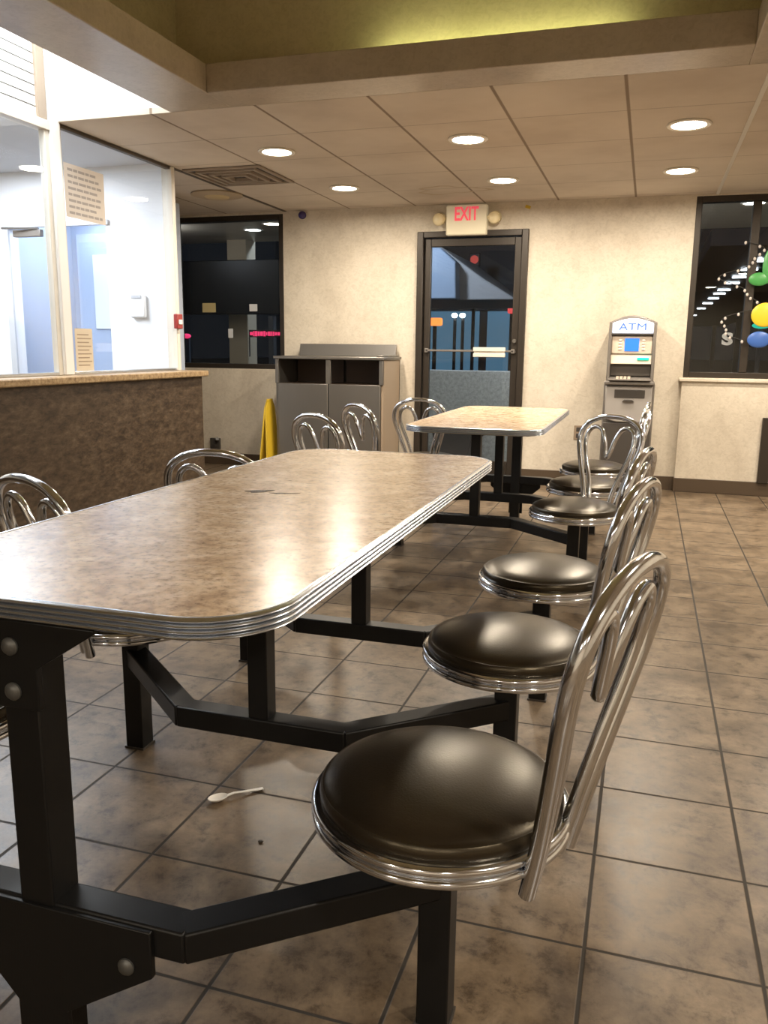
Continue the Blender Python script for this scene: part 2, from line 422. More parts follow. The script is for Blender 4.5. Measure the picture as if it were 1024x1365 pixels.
# things seen through the partition glass
pt = MB(); pt.box(-4.08, -3.95, KY-.022, KY-.002, 1.60, 1.70)
d = thing('door_closer', 'dark slim door closer fixed at the head of the kitchen doorway', 'door closer', (-4.35, KY-.002, 1.90))
p = MB(); p.box(-.12, .12, -.06, -.019, -.02, .03); p.build('closer_body', M['atm_mid'], d, .006)
p = MB(); p.bar((.10, -.05, .035), (-.16, -.12, .035), .02, .012); p.build('closer_arm', M['atm_dark'], d)
sp_ = thing('sanitizer_dispenser', 'small white dispenser box on the white wall behind the glass', 'dispenser', (-3.47, KY-.001, 1.40))
p = MB(); p.box(-.06, .06, -.035, 0, -.09, .07); p.build('dispenser_body', M['kitchen_wall'], sp_, .012)
p = MB(); p.box(-.045, .035, -.040, -.035, .045, .066); p.build('dispenser_label', M['kitchen_grey'], sp_)
for k, (x, z, w, h_) in enumerate(((-3.90, 1.80, .12, .09), (-3.80, 1.62, .09, .07), (-3.93, 1.50, .10, .06))):
    pass
doorleaf = thing('passage_door', 'pale blue grey door standing beyond the kitchen doorway', 'door', (-4.2, 6.1, 0))
p = MB(); p.box(-.42, .42, 0, .045, .005, 2.02); p.build('door_panel', M['kitchen_blue'], doorleaf, .004)
p = MB(); p.box(-.26, .26, -.012, 0, 1.25, 1.85); p.build('door_window', M['kitchen_wall'], doorleaf, .003)
p = MB(); p.cyl((.34, -.06, 1.0), (.34, 0, 1.0), .022); p.sphere((.34, -.075, 1.0), .032); p.build('door_knob', M['chrome'], doorleaf)

# ------------------------------------------------------------------ counter and glass partition
cn = thing('service_counter', 'long brown laminate service counter with tan top below the glass partition', 'counter', (XG, 2.0, 0))
p = MB(); p.box(-.16, .12, YF-2.0+.02, 3.37, .0, .905); p.build('front_panel', M['counter_front'], cn, .003)
p = MB(); p.box(-.22, .16, YF-2.0+.02, 3.40, .905, .947); p.build('counter_top', M['counter_top'], cn, .008)

gp = thing('glass_partition', 'tall glass partition with pale mullion standing on the tan counter', 'partition', (XG, 4.0, .948))
def part_g(name, box, m, bev=.003):
    x0, x1, y0, y1, z0, z1 = box; p = MB(); p.box(x0, x1, y0-4.0, y1-4.0, z0-.948, z1-.948); return p.build(name, M[m], gp, bev)
part_g('mullion', (-.045, .035, 4.00, 4.075, .948, 2.86), 'white_gloss', .006)
part_g('mullion_channel', (-.02, .018, 3.965, 4.0, .948, 2.25), 'cream_frame')
part_g('mullion_channel', (-.02, .018, 4.075, 4.10, .948, HC-.002), 'cream_frame')
part_g('transom', (-.035, .03, YF+.02, 4.0, 2.245, 2.295), 'cream_frame')
part_g('end_post', (-.05, .03, 5.205, 5.245, .948, HC-.002), 'cream_frame', .004)
part_g('sill_channel', (-.018, .018, YF+.02, 3.965, .948, .966), 'alu')
part_g('sill_channel', (-.018, .018, 4.10, 5.205, .948, .966), 'alu')
part_g('head_channel', (-.018, .018, 4.10, 5.205, HC-.02, HC-.002), 'line_dark')
part_g('glass_pane', (-.004, .004, YF+.02, 3.965, .966, 2.245), 'glass_clear', 0)
part_g('glass_pane', (-.004, .004, 4.10, 5.205, .966, HC-.02), 'glass_clear', 0)
lv = thing('louvered_panel', 'white slatted louver panel above the transom left of the mullion', 'louver', (XG, 3.0, 2.297))
p = MB(); p.box(-.04, -.03, -1.80-3.0, .995, 0, .56); p.build('backing', M['black_paint'], lv)
p = MB(); z = .006
while z < .54:
    p.prism([(-.008, z), (.002, z), (.002, z+.0445), (-.008, z+.0445)], 'y', -1.80-3.0, .93); z += .052
p.build('slat', M['white_gloss'], lv)
p = MB(); p.box(-.03, .02, .93, .995, 0, .56); p.build('louver_stile', M['vent'], lv, .004)

# papers and alarm on the glass
nt = thing('posted_notice', 'pale notice with rows of grey text taped high on the partition glass', 'notice', (XG+.006, 4.30, 1.97))
p = MB(); p.box(0, .0012, -.18, .18, -.145, .145); p.build('sheet', M['paper_cream'], nt)
p = MB()
for k in range(8):
    z = .115-k*.033; e = .15 if k % 3 else .12
    x = -.15
    while x < e-.02:
        w = random.uniform(.03, .07); p.box(.0012, .0018, x, min(x+w, e), z-.008, z+.006); x += w+.008
p.build('text_lines', M['ink'], nt)
n2_ = thing('menu_sheet', 'tan sheet standing at the foot of the partition glass beside the mullion', 'notice', (XG+.006, 4.205, .967))
p = MB(); p.box(0, .0012, -.075, .085, .0, .245); p.build('sheet', M['paper_tan'], n2_)
p = MB()
for k in range(9): p.box(.0012, .0017, -.055, .05+.02*(k % 2), .03+k*.022, .037+k*.022)
p.build('text_lines', M['bin_side'], n2_)
al = thing('fire_alarm', 'small red alarm pull box on the end post of the partition', 'alarm', (XG+.031, 5.19, 1.285))
p = MB(); p.box(0, .03, -.03, .045, -.05, .05); p.build('alarm_box', M['alarm_red'], al, .006)
p = MB(); p.box(.03, .036, -.015, .03, -.02, .012); p.build('pull_handle', M['plastic_white'], al, .002)

# ------------------------------------------------------------------ ceiling fittings
def downlight(x, y, label):
    t = thing('ceiling_light', label, 'ceiling light', (x, y, HC), 0, 'recessed downlights')
    p = MB(); p.lathe([(.088, -.001), (.112, -.001), (.116, -.006), (.110, -.012), (.090, -.010), (.088, -.001)], 40, cap=False); p.build('trim_ring', M['ring'], t)
    p = MB(); p.lathe([(.0885, -.004), (.087, -.008), (.04, -.011), (.001, -.012)], 40); p.build('lens', M['downlight'], t)
    return t
def dlamp(x, y, e):
    l = bpy.data.lights.new('downlight_lamp', 'AREA'); l.shape = 'DISK'; l.size = .16; l.energy = e; l.color = (1, .875, .71); l.spread = R(176)
    o = bpy.data.objects.new('downlight_lamp', l); C.objects.link(o); o.location = (x, y, HC-.016)
dl = [(-2.275, 4.99, 'round downlight beside the square air vent, before the smaller one near the back wall'),
      (-2.275, 6.20, 'small round downlight between the air vent and the back wall camera'),
      (-1.073, 4.98, 'round bright downlight before the exit door, nearer of that pair'),
      (-1.073, 6.20, 'round bright downlight just before the exit sign, farther of that pair'),
      (.122, 4.97, 'round bright downlight left of the white ceiling bar, nearer of that pair'),
      (.122, 6.17, 'round bright downlight before the cash machine, farther of that pair'),
      (1.32, 4.97, 'round downlight right of the white ceiling bar, nearer of that pair'),
      (1.32, 6.17, 'round downlight right of the white ceiling bar, farther of that pair'),
      (1.32, 2.55, 'round downlight over the aisle right of the raised tray'),
      (1.32, .2, 'round downlight over the aisle behind the camera'),
      (-1.97, -2.6, 'unseen fill downlight of the added rear row behind the raised tray, beside the counter'),  # rear row is added out of view, to bounce light onto the soffit faces
      (-.48, -2.6, 'unseen fill downlight in the middle of the added rear row behind the raised tray'),
      (1.02, -2.6, 'unseen fill downlight of the added rear row behind the raised tray, aisle end')]
E_D = 23
for x, y, s in dl:
    downlight(x, y, s); dlamp(x, y, E_D*(1.5 if y < 3 else 1))

v = thing('air_vent', 'square beige ceiling vent with stepped louvers before the left window', 'air vent', (-2.84, 5.60, HC))
p = MB(); p.box(-.29, .29, -.29, .29, -.004, -.001); p.build('backing', M['vent_dark'], v)
for k, a in enumerate((.29, .225, .16, .095)):
    q = MB(); w = .026; zz = -.014-.004*k
    q.box(-a, a, -a, -a+w, zz, -.004); q.box(-a, a, a-w, a, zz, -.004); q.box(-a, -a+w, -a+w, a-w, zz, -.004); q.box(a-w, a, -a+w, a-w, zz, -.004)
    q.build('vent_louver', M['vent'], v, smooth=False)
spk = thing('ceiling_speaker', 'round tan ceiling speaker between the air vent and the left window', 'speaker', (-3.36, 6.22, HC))
p = MB(); p.lathe([(.20, -.001), (.205, -.012), (.17, -.02), (.10, -.022)], 40, cap=False); p.lathe([(.10, -.0221), (.001, -.0221)], 40, cap=False); p.build('speaker_rim', M['speaker'], spk)
p = MB(); p.lathe([(.10, -.022), (.09, -.03), (.001, -.034)], 32); p.build('speaker_cone', M['speaker_c'], spk)

# stains and a sagging flap on the tiles
for x, y, s, nm, lb in ((-1.53, 6.5, .26, 'water_stain', 'brown water stain on the ceiling tile left of the exit sign'),):
    p = MB(); pts = []
    for i in range(26):
        a = 2*PI*i/26; r_ = s*(1+.22*math.sin(3*a+1)+.12*math.sin(7*a)); pts.append((r_*math.cos(a), .6*r_*math.sin(a)))
    inner = [(q[0]*.86, q[1]*.86) for q in pts]; n = len(pts)
    p.add([(q[0], q[1], 0) for q in pts]+[(q[0], q[1], 0) for q in inner]+[(q[0], q[1], .0006) for q in pts]+[(q[0], q[1], .0006) for q in inner],
          [(i, (i+1) % n, n+(i+1) % n, n+i) for i in range(n)]+[(2*n+i, 3*n+i, 3*n+(i+1) % n, 2*n+(i+1) % n) for i in range(n)])
    o = p.build(nm, M['speaker'], None, loc=(x, y, HC-.0008)); tag(o, lb, 'stain')
cam_ = thing('security_camera', 'small purple dome camera high on the back wall beside left window', 'camera', (-3.0, YB, 2.262))
p = MB(); p.cyl((0, 0, 0), (0, -.015, 0), .035); p.build('mount', M['cream_frame'], cam_)
p = MB(); p.sphere((0, -.03, 0), .036, .036, .034); p.build('dome', M['purple'], cam_)
o = MB().box(-.022, .022, -.006, 0, -.012, .012).build('tag', M['plastic_yellow'], None, .002, loc=(-1.02, YB-.001, 2.262)); o.name = 'wall_tag'
o.rotation_euler = (0, R(18), 0); tag(o, 'tiny yellow tag on the wall right of the exit sign', 'tag')

ex = thing('exit_sign', 'cream exit sign with red lettering and two lamp heads above the door', 'exit sign', (-1.515, YB-.002, 2.17))
p = MB(); p.box(-.172, .172, -.075, 0, -.122, .118); p.build('sign_housing', M['sign_cream'], ex, .012)
text_mb('EXIT', .150, .003, M['exit_red'], 'lettering', ex, (.0, -.078, .040), .003, .66)
for sx in (-1, 1):
    p = MB(); p.cyl((sx*.172, -.04, .02), (sx*.22, -.04, .02), .012); p.cyl((sx*.235, -.02, .02), (sx*.235, -.085, .005), .05, 24)
    p.sphere((sx*.235, -.088, .004), .046, .022, .046); p.build('lamp_head', M['lamp_head'], ex)

# ------------------------------------------------------------------ cash machine
am = thing('cash_machine', 'grey standing cash machine with lit header and blue screen by the wall', 'cash machine', (-.125, 6.68, 0))
def ab(name, box, m, bev=.004, par=am): p = MB(); p.box(*box); return p.build(name, M[m], par, bev)
p = MB(); ol = [(-.19, .0), (.19, .0), (.19, .86), (.172, .90), (.172, 1.335)]
for i in range(9): a = i/8; ol.append((.172-.344*a, 1.335+.05*math.sin(PI*a)))
ol += [(-.172, .90), (-.19, .86)]
p.prism(ol, 'y', .06, .40); p.build('body', M['atm_grey'], am, .008)
for sx in (-1, 1): p = MB(); p.box(sx*.162-.012, sx*.162+.012, -.01, .06, .88, 1.335); p.build('side_cheek', M['atm_grey'], am, .006)
p = MB(); top = [(-.15, 1.25), (.15, 1.25), (.15, 1.325)]+[(.15-.3*i/8, 1.325+.035*math.sin(PI*i/8)) for i in range(1, 8)]+[(-.15, 1.325)]
p.prism(top, 'y', -.005, .06); hs = p.build('header_sign', M['atm_sign'], am, .006)
text_mb('ATM', .075, .002, M['atm_blue'], 'lettering', am, (0, -.008, 1.295), .0, 1.35)
ab('header_lip', (-.155, .155, -.012, .06, 1.236, 1.25), 'atm_dark')
bz = ab('screen_bezel', (-.15, .15, .01, .06, 1.095, 1.232), 'atm_light', .008)
ab('screen', (-.052, .052, .004, .012, 1.117, 1.212), 'screen', .002)
for sx in (-1, 1):
    for k in range(4): ab('side_button', (sx*.085-.012, sx*.085+.012, .004, .012, 1.125+k*.022, 1.138+k*.022), 'cream_frame', .002)
p = MB(); p.prism([(.0, 1.02), (.06, 1.02), (.06, 1.092), (.02, 1.092)], 'x', -.15, .15); p.build('fascia', M['atm_light'], am, .004)
ab('card_slot', (.045, .13, -.004, .02, 1.05, 1.07), 'green_led', .003)
ab('keypad_recess', (-.15, .15, .03, .062, .93, 1.018), 'atm_dark')
p = MB(); p.prism([(-.05, .895), (.06, .895), (.06, .925), (-.05, .905)], 'x', -.155, .155); p.build('keypad_shelf', M['atm_mid'], am, .003)
p = MB()
for i in range(4):
    for j in range(3): p.box(-.10+i*.028, -.08+i*.028, -.035+j*.024, -.017+j*.024, .905+.0043*j, .918+.0043*j)
p.build('keypad', M['atm_light'], am)
ab('ledge', (-.185, .185, -.03, .06, .862, .892), 'atm_grey', .008)
p = MB(); dp = [(-.17, .60), (-.08, .575), (.08, .575), (.17, .60), (.175, .855), (-.175, .855)]; p.prism(dp, 'y', .0, .06); p.build('vault_door', M['atm_door'], am, .008)
ab('cash_slot', (-.105, .12, -.004, .01, .762, .826), 'atm_dark', .004)
p = MB(); p.prism([(-.045, .735), (.045, .735), (.03, .752), (-.03, .752)], 'y', -.02, .002); p.build('slot_handle', M['atm_dark'], am, .003)
ab('vault_base', (-.18, .18, .01, .06, .005, .57), 'atm_dark', .006)

# wall outlet
o_ = thing('wall_outlet', 'small dark wall outlet low on the wall left of cash machine', 'outlet', (-.515, YB-.001, .44))
p = MB(); p.box(-.04, .04, -.008, 0, -.06, .06); p.build('cover_plate', M['bin_side'], o_, .003)
p = MB(); p.box(-.02, .02, -.012, -.008, -.045, -.008); p.box(-.02, .02, -.012, -.008, .008, .045); p.build('socket', M['atm_dark'], o_, .002)
o_ = thing('wall_outlet', 'small black plug fitting low on the wall beside the counter end', 'outlet', (-3.93, YB-.001, .2))
p = MB(); p.box(-.05, .05, -.03, 0, -.06, .05); p.build('cover_plate', M['atm_dark'], o_, .004)
p = MB(); p.cyl((.01, -.02, .02), (.05, -.07, .05), .016); p.build('socket', M['atm_dark'], o_)

# ------------------------------------------------------------------ waste cabinet
wb = thing('waste_cabinet', 'stainless steel double waste cabinet with two dark openings by the wall', 'waste bin', (-2.56, 6.60, 0))
p = MB(); w = .485
p.box(-w, -w+.02, 0, .48, .08, 1.02); p.box(-w, w, .46, .48, .08, 1.02)
p.box(-w+.02, w-.02, 0.02, .46, .08, .10); p.box(-w, w, .04, .46, .0, .08); p.build('cabinet_body', M['steel'], wb, .003)
p = MB(); p.box(w-.02, w, .0, .48, .08, 1.02); p.build('side_panel', M['bin_side'], wb, .003)
for sx in (-1, 1):
    x0, x1 = (-w+.022, -.004) if sx < 0 else (.004, w-.022)
    p = MB(); p.box(x0, x1, -.016, .006, .09, .815); p.build('cabinet_door', M['steel'], wb, .004)
    p = MB(); p.box(x0+.01, x1-.01, .40, .42, .815, 1.01); p.box(x0+.01, x1-.01, .02, .42, .80, .815); p.build('chute', M['bin_dark'], wb)
for x0, x1 in ((-w, -w+.03), (-.022, .022), (w-.035, w)):
    p = MB(); p.box(x0, x1, -.016, .012, .815, 1.02); p.build('stile', M['steel'], wb, .003)
p = MB(); p.box(-w-.012, w+.012, -.03, .485, 1.02, 1.045); p.build('tray_shelf', M['steel'], wb, .005)
p = MB(); p.prism([(.44, 1.045), (.485, 1.045), (.485, 1.15), (.465, 1.15)], 'x', -w+.03, w-.03); p.build('backsplash', M['steel'], wb, .003)
p = MB(); p.box(w-.06, w+.0, -.02, .46, 1.045, 1.06); p.build('tray_rail', M['steel'], wb, .004)

wf = thing('wet_floor_sign', 'folded yellow wet floor sign leaning beside the waste cabinet', 'sign', (-3.125, 6.62, 0))
def leaf_mb(off, tilt):
    p = MB(); z = .66
    ol = [(-.14, 0), (-.10, 0), (-.085, .05), (.085, .05), (.10, 0), (.14, 0), (.09, z-.06), (.05, z), (-.05, z), (-.09, z-.06)]
    vs = []
    for dx in (0, .012):
        for y, zz in ol: vs.append((off*(1-zz/z)+dx, y, zz))
    n = len(ol); p.add(vs, [tuple(range(n)), tuple(range(n, 2*n))[::-1]]+[(i, n+i, n+(i+1) % n, (i+1) % n) for i in range(n)]); return p
leaf_mb(-.05, 0).build('panel', M['plastic_yellow'], wf); leaf_mb(.035, 0).build('panel', M['plastic_yellow'], wf)
p = MB(); p.box(-.002, .014, -.05, .05, .655, .675); p.build('hinge', M['plastic_yellow'], wf, .003)

# ------------------------------------------------------------------ cluster tables
def rrect(x0, x1, y0, y1, r, n=12, off=0.):
    out = []
    for cx, cy, a0 in ((x1-r, y1-r, 0), (x0+r, y1-r, 90), (x0+r, y0+r, 180), (x1-r, y0+r, 270)):
        for i in range(n+1):
            a = R(a0+90*i/n); out.append((cx+(r+off)*math.cos(a), cy+(r+off)*math.sin(a)))
    return out
TXC = -.79
SP = .705
def cluster_table(label, y0, y1, z, frames, dirn, x0, x1, seats, zl, zr):
    """frames: Y of each cross frame; dirn +1: arms reach away from the camera; seats: Y of the seat posts"""
    yc = (y0+y1)/2
    t = thing('cluster_table', label, 'table', (TXC, yc, 0))
    def P(mb): return mb
    tt = .030
    top = MB(); ol = rrect(x0, x1, y0, y1, .125); n = len(ol)
    top.prism([(x-TXC, y-yc) for x, y in ol], 'z', z-tt+.003, z); top.build('tabletop', M['laminate'], t)
    tr = MB(); prof = [(.001, z-tt)]
    zz = z-tt; k = 4; hgt = (tt+.0015)/k
    for i in range(k):
        for s_, o_ in ((.03, .0008), (.16, .0050), (.32, .0080), (.5, .0090), (.68, .0080), (.84, .0050), (.97, .0008)): prof.append((o_, zz+hgt*(i+s_)))
    prof.append((.001, z+.0015)); prof.append((-.003, z+.0012)); prof.append((-.003, z-.004)); 
    rings = [[(x-TXC, y-yc, pz) for x, y in rrect(x0, x1, y0, y1, .125, 12, po)] for po, pz in prof]
    vs = [q for rg in rings for q in rg]; fs = []
    for j in range(len(rings)-1):
        for i in range(n): fs.append((j*n+i, j*n+(i+1) % n, (j+1)*n+(i+1) % n, (j+1)*n+i))
    tr.add(vs, fs); tr.build('edge_trim', M['alu'], t)
    ub = MB(); ub.box(x0+.05-TXC, x1-.05-TXC, y0+.05-yc, y1-.05-yc, z-tt-.004, z-tt+.003); ub.build('underside', M['atm_dark'], t)
    rail = MB(); fa, fb = min(frames), max(frames)
    rail.box(-.03, .03, fa-yc, fb-yc, z-tt-.03, z-tt-.004); rail.build('top_rail', M['black_paint'], t, .003)
    ZB = .265; bh = .05; bw = .055
    for i, fy in enumerate(frames):
        end = (i == (0 if dirn > 0 else len(frames)-1))
        ax = -.04 if (end and dirn > 0) else 0.
        f = fy-yc; sy = seats[i]-yc
        fr = MB()
        fr.bar((-.21, f, ZB), (.21, f, ZB), bw, bh)
        for s_ in (-1, 1):
            fr.bar((s_*.195, f-.006*dirn, ZB), (s_*.52, sy, ZB+.005), bw, bh)
        frame = fr.build('support_frame', M['black_paint'], t, .004)
        c = MB(); pw = .03 if end else .024
        c.box(ax-pw, ax+pw, f-pw, f+pw, ZB+bh/2-.002 if not end else 0, z-tt-.006); c.build('column', M['black_paint'], frame, .003)
        for s_ in (-1, 1):
            zp = .372*(zr[i] if s_ > 0 else zl[i])
            q = MB(); q.box(s_*.52-.027, s_*.52+.027, sy-.027, sy+.027, 0.003, zp); q.box(s_*.52-.055, s_*.52+.055, sy-.055, sy+.055, zp-.012, zp)
            q.build('seat_post', M['black_paint'], frame, .003)
            q = MB(); q.box(s_*.52-.03, s_*.52+.03, sy-.03, sy+.03, 0, .006); q.build('post_glide', M['atm_dark'], frame)
        g = MB()
        if end:
            fy_ = f-dirn*(pw+.006)
            ya, yb_ = sorted((fy_, fy_+.012*dirn)); ya -= .0; 
            # lower plate across the crossbar, tapering to the foot
            low = [(-.045+ax, .03), (.045+ax, .03), (.045+ax, .11), (.160, .210), (.160, ZB+bh/2-.004), (-.175, ZB+bh/2-.004), (-.175, .210), (-.045+ax, .11)]
            g.prism(low, 'y', ya, yb_); g.build('gusset_plate', M['black_paint'], frame, .002); g = MB()
            top_ = [(-.036+ax, z-tt-.14), (.036+ax, z-tt-.14), (.036+ax, z-tt-.075), (.135+ax, z-tt-.012), (.135+ax, z-tt-.006), (-.135+ax, z-tt-.006), (-.135+ax, z-tt-.012), (-.036+ax, z-tt-.075)]
            g.prism(top_, 'y', ya, yb_)
            g.build('gusset_plate', M['black_paint'], frame, .002)
            yo = ya if dirn > 0 else yb_
            for bx, bz in ((ax-.006, z-tt-.045), (ax-.006, z-tt-.113), (.118, .222), (-.125, .222)):
                q = MB(); q.lathe([(.0135, 0), (.0135, .003), (.010, .007), (.004, .009)], 20)
                q.v = [(bx+vx, yo-dirn*vz, bz+vy) for vx, vy, vz in q.v]; q.build('bolt', M['bolt'], frame)
        else:
            g.prism([(-.024, z-tt-.02), (-.16, z-tt-.006), (.16, z-tt-.006), (.024, z-tt-.02), (.024, z-tt-.07), (-.024, z-tt-.07)], 'y', f-.005, f+.005)
            g.build('gusset_plate', M['black_paint'], frame)
    return t

ZS = [1, 1, .985, .965, .965, .965, 1, .95, .94, .965, .965, .965]   # height of each seat and its post
S1 = [1.19, 1.885, 2.58]; F1 = [.942, 1.612, 2.307]
S2 = [3.78, 4.48, 5.18]; F2 = [4.08, 4.79, 5.50]
cluster_table('long brown laminate table with ribbed metal edge in the front, spoon beneath it', .897, 2.665, .774, F1, 1, -1.126, -.452, S1, ZS[6:9], ZS[0:3])
cluster_table('farther brown laminate table with metal edge before the exit door', 3.86, 5.43, .752, F2, -1, -1.12, -.455, S2, ZS[9:12], ZS[3:6])


# ------------------------------------------------------------------ swivel seats
def smooth_path(pts, n=8):
    P = [Vector(p) for p in pts]; P = [P[0]*2-P[1]]+P+[P[-1]*2-P[-2]]; out = []
    for i in range(1, len(P)-2):
        a, b_, c, d_ = P[i-1:i+3]
        for k in range(n):
            u = k/n; out.append(.5*((2*b_)+(-a+c)*u+(2*a-5*b_+4*c-d_)*u*u+(-a+3*b_-3*c+d_)*u**3))
    out.append(P[-2]); return out
def back_u(z): return .190+(z-.37)*.218
def make_seat():
    t = thing('swivel_seat', 'x', 'seat', (0, 0, 0))
    p = MB(); rs = .193
    p.lathe([(.02, .418), (rs-.004, .418), (rs, .423), (rs+.001, .433), (rs-.001, .441), (rs-.004, .4445), (rs-.0065, .4445), (rs-.012, .4485), (rs-.022, .4540), (rs-.04, .4600),
             (rs-.07, .4665), (rs-.11, .4720), (rs-.15, .4750), (.012, .4765), (.001, .4765)], 72); p.build('cushion', M['vinyl'], t)
    p = MB(); prof = [(.18, .388)]
    for z0 in (.3885, .4065):
        for a in range(-80, 81, 20): prof.append((.198+.0095*math.cos(R(a)), z0+.0082+.0082*math.sin(R(a))))
    prof += [(.191, .4232), (.18, .4232)]
    p.lathe(prof, 72, cap=False); p.lathe([(.18, .388), (.02, .3875)], 72, cap=False); p.build('seat_rim', M['chrome'], t)
    p = MB(); p.lathe([(.05, .373), (.05, .380), (.085, .382), (.10, .3875)], 32); p.build('swivel_hub', M['black_paint'], t)
    p = MB(); p.bar((0, .05, .392), (.192, .07, .392), .022, .008); p.bar((0, -.05, .392), (.192, -.07, .392), .022, .008); p.build('back_bracket', M['chrome'], t)
    half = [(.075, .360), (.088, .45), (.112, .54), (.140, .63), (.160, .70), (.160, .752), (.140, .797), (.096, .828), (.046, .842)]
    pts = half+[(0, .845)]+[(-a, z) for a, z in half[::-1]]
    h_ = MB(); h_.tube(smooth_path([(back_u(z), v_, z) for v_, z in pts], 6), .0125, 14); back = h_.build('backrest', M['chrome'], t)
    half = [(.046, .365), (.056, .46), (.080, .56), (.114, .66), (.125, .720), (.117, .768), (.085, .793), (.050, .780), (.028, .735), (.014, .682), (0, .650)]
    pts = half+[(-a, z) for a, z in half[::-1][1:]]
    h_ = MB(); h_.tube(smooth_path([(back_u(z)-.004, v_, z) for v_, z in pts], 6), .0105, 12); h_.build('back_scroll', M['chrome'], back)
    return t
proto = make_seat()
seats = [
    # x, y, direction of the backrest (deg), label
    (-.27, S1[0], -17, 'round black vinyl seat with chrome hoop back, nearest on the near table aisle side'),
    (-.27, S1[1], -14, 'round black vinyl seat with chrome hoop back, middle of three on near table aisle side'),
    (-.27, S1[2], -11, 'round black vinyl seat with chrome hoop back, third along the aisle beside the near table'),
    (-.27, S2[0], 62, 'black vinyl seat turned so its whole chrome hoop faces out, aisle side of far table'),
    (-.27, S2[1], 4, 'black vinyl swivel seat behind the turned hoop back, middle on aisle side of far table'),
    (-.27, S2[2], -4, 'black vinyl swivel seat in front of the cash machine, last on the aisle side'),
    (-1.31, S1[0], 180, 'black vinyl swivel seat at the picture edge, counter side of the near table'),
    (-1.31, S1[1], 180+70, 'chrome hoop back seat beside brown counter, showing over the near table left edge'),
    (-1.31, S1[2], 180+96, 'chrome hoop back seat before the counter end, its wide hoop low over the near table'),
    (-1.31, S2[0], 180+64, 'chrome hoop back seat before the waste cabinet, wider and nearer of the two hoops there'),
    (-1.31, S2[1], 180+52, 'chrome hoop back seat before the waste cabinet, narrow hoop seen almost edge on'),
    (-1.31, S2[2], 180+90, 'chrome hoop back seat before the exit door frame, beside the far table corner'),
]
for i, (x, y, a, lb) in enumerate(seats):
    o = proto if i == 0 else copy_tree(proto)
    o.location = (x, y, 0); o.rotation_euler = (0, 0, R(a)); o['label'] = lb; o['group'] = 'swivel seats around the two tables'; o.scale = (1, 1, ZS[i])

# ------------------------------------------------------------------ small things
sp = thing('plastic_spoon', 'white plastic spoon lying on the floor tiles under the near table', 'spoon', (-.945, 1.695, 0), R(46))
p = MB(); n = 20
vs = []; fs = []
for j, (rr, z) in enumerate(((.0, .001), (.5, .0025), (.8, .006), (1.0, .011), (.97, .0125), (.78, .008), (.5, .005), (.0, .0035))):
    for i in range(n):
        a = 2*PI*i/n; vs.append((-.012+.026*rr*math.cos(a), .0165*rr*math.sin(a), z))
for j in range(7):
    for i in range(n): fs.append((j*n+i, j*n+(i+1) % n, (j+1)*n+(i+1) % n, (j+1)*n+i))
p.add(vs, fs); p.build('bowl', M['spoon'], sp)
p = MB(); hp = [(.012, .011), (.03, .013), (.055, .010), (.09, .006), (.108, .005)]
vs = []; fs = []
for k, (x, z) in enumerate(hp):
    w = (.0045, .0032, .0035, .0055, .005)[k]
    vs += [(x, -w, z), (x, w, z), (x, w, z-.002), (x, -w, z-.002)]
for k in range(len(hp)-1):
    for i in range(4): fs.append((k*4+i, k*4+(i+1) % 4, k*4+4+(i+1) % 4, k*4+4+i))
fs += [(3, 2, 1, 0), tuple(len(vs)-4+i for i in range(4))]
p.add(vs, fs); p.build('handle', M['spoon'], sp)
p = MB(); p.sphere((0, 0, .003), .006, .005, .003); o = p.build('crumb', M['atm_dark'], None, loc=(-.775, 1.56, 0)); tag(o, 'tiny dark crumb on the floor tile near the plastic spoon', 'crumb')
def blob(name, cx, cy, z, L, W, rot, label):
    p = MB(); n = 28; pts = []
    for i in range(n):
        a = 2*PI*i/n; r_ = 1+.25*math.sin(3*a+.7)+.15*math.sin(5*a)
        pts.append((L*r_*math.cos(a), W*r_*math.sin(a)))
    p.prism(pts, 'z', 0, .0006); o = p.build(name, M['stain'], None, loc=(cx, cy, z), rotz=rot); tag(o, label, 'stain'); return o
blob('spill', -.882, 1.805, .7742, .030, .016, R(35), 'dark wet smear on the near tabletop before the wide hoop back')
blob('spill', -.815, 1.80, .7742, .030, .006, R(20), 'thin dark streak on the near tabletop right of the larger smear')

# ------------------------------------------------------------------ things on and behind the windows
for x, z, w, h_, m_, lb in ((-3.99, 1.475, .14, .085, 'paper_yellow', 'yellow paper note stuck on the left window glass'),
                            (-3.53, 1.473, .08, .065, 'paper_white', 'white paper note stuck on the left window glass, upper right'),
                            (-3.77, 1.24, .05, .085, 'paper_white', 'small white paper on the left window, left of the tan post')):
    o = MB().box(-w/2, w/2, -.001, .0, -h_/2, h_/2).build('window_note', M[m_], None, loc=(x*1.0, YB+.0445, z)); tag(o, lb, 'note')
ws = thing('window_decal', 'pale curled letter decal low on the right window glass', 'decal', (.585, YB+.043, 1.215))
text_mb('S', .125, .001, M['decal'], 'lettering', ws, (0, 0, 0), .006, 1.35)
ld = thing('led_sign', 'glowing pink red message strip low in the left window', 'led sign', (-3.47, YB+.30, 1.243))
p = MB(); p.box(-.24, .22, 0, .04, -.035, .035); p.build('sign_case', M['atm_dark'], ld, .004)
p = MB(); x = -.225
while x < .20:
    w = random.choice((.012, .02, .028)); hh = random.choice((.016, .022, .026)); p.box(x, x+w, -.004, 0, -hh, hh*.9); x += w+.007
p.build('led_segments', M['pink_led'], ld)
p = MB(); p.box(-.24, -.235, .0, .02, -.22, -.035); p.build('sign_foot', M['atm_dark'], ld); 
q = MB(); q.box(.2, .22, .0, .02, -.22, -.035); q.build('sign_foot', M['atm_dark'], ld)
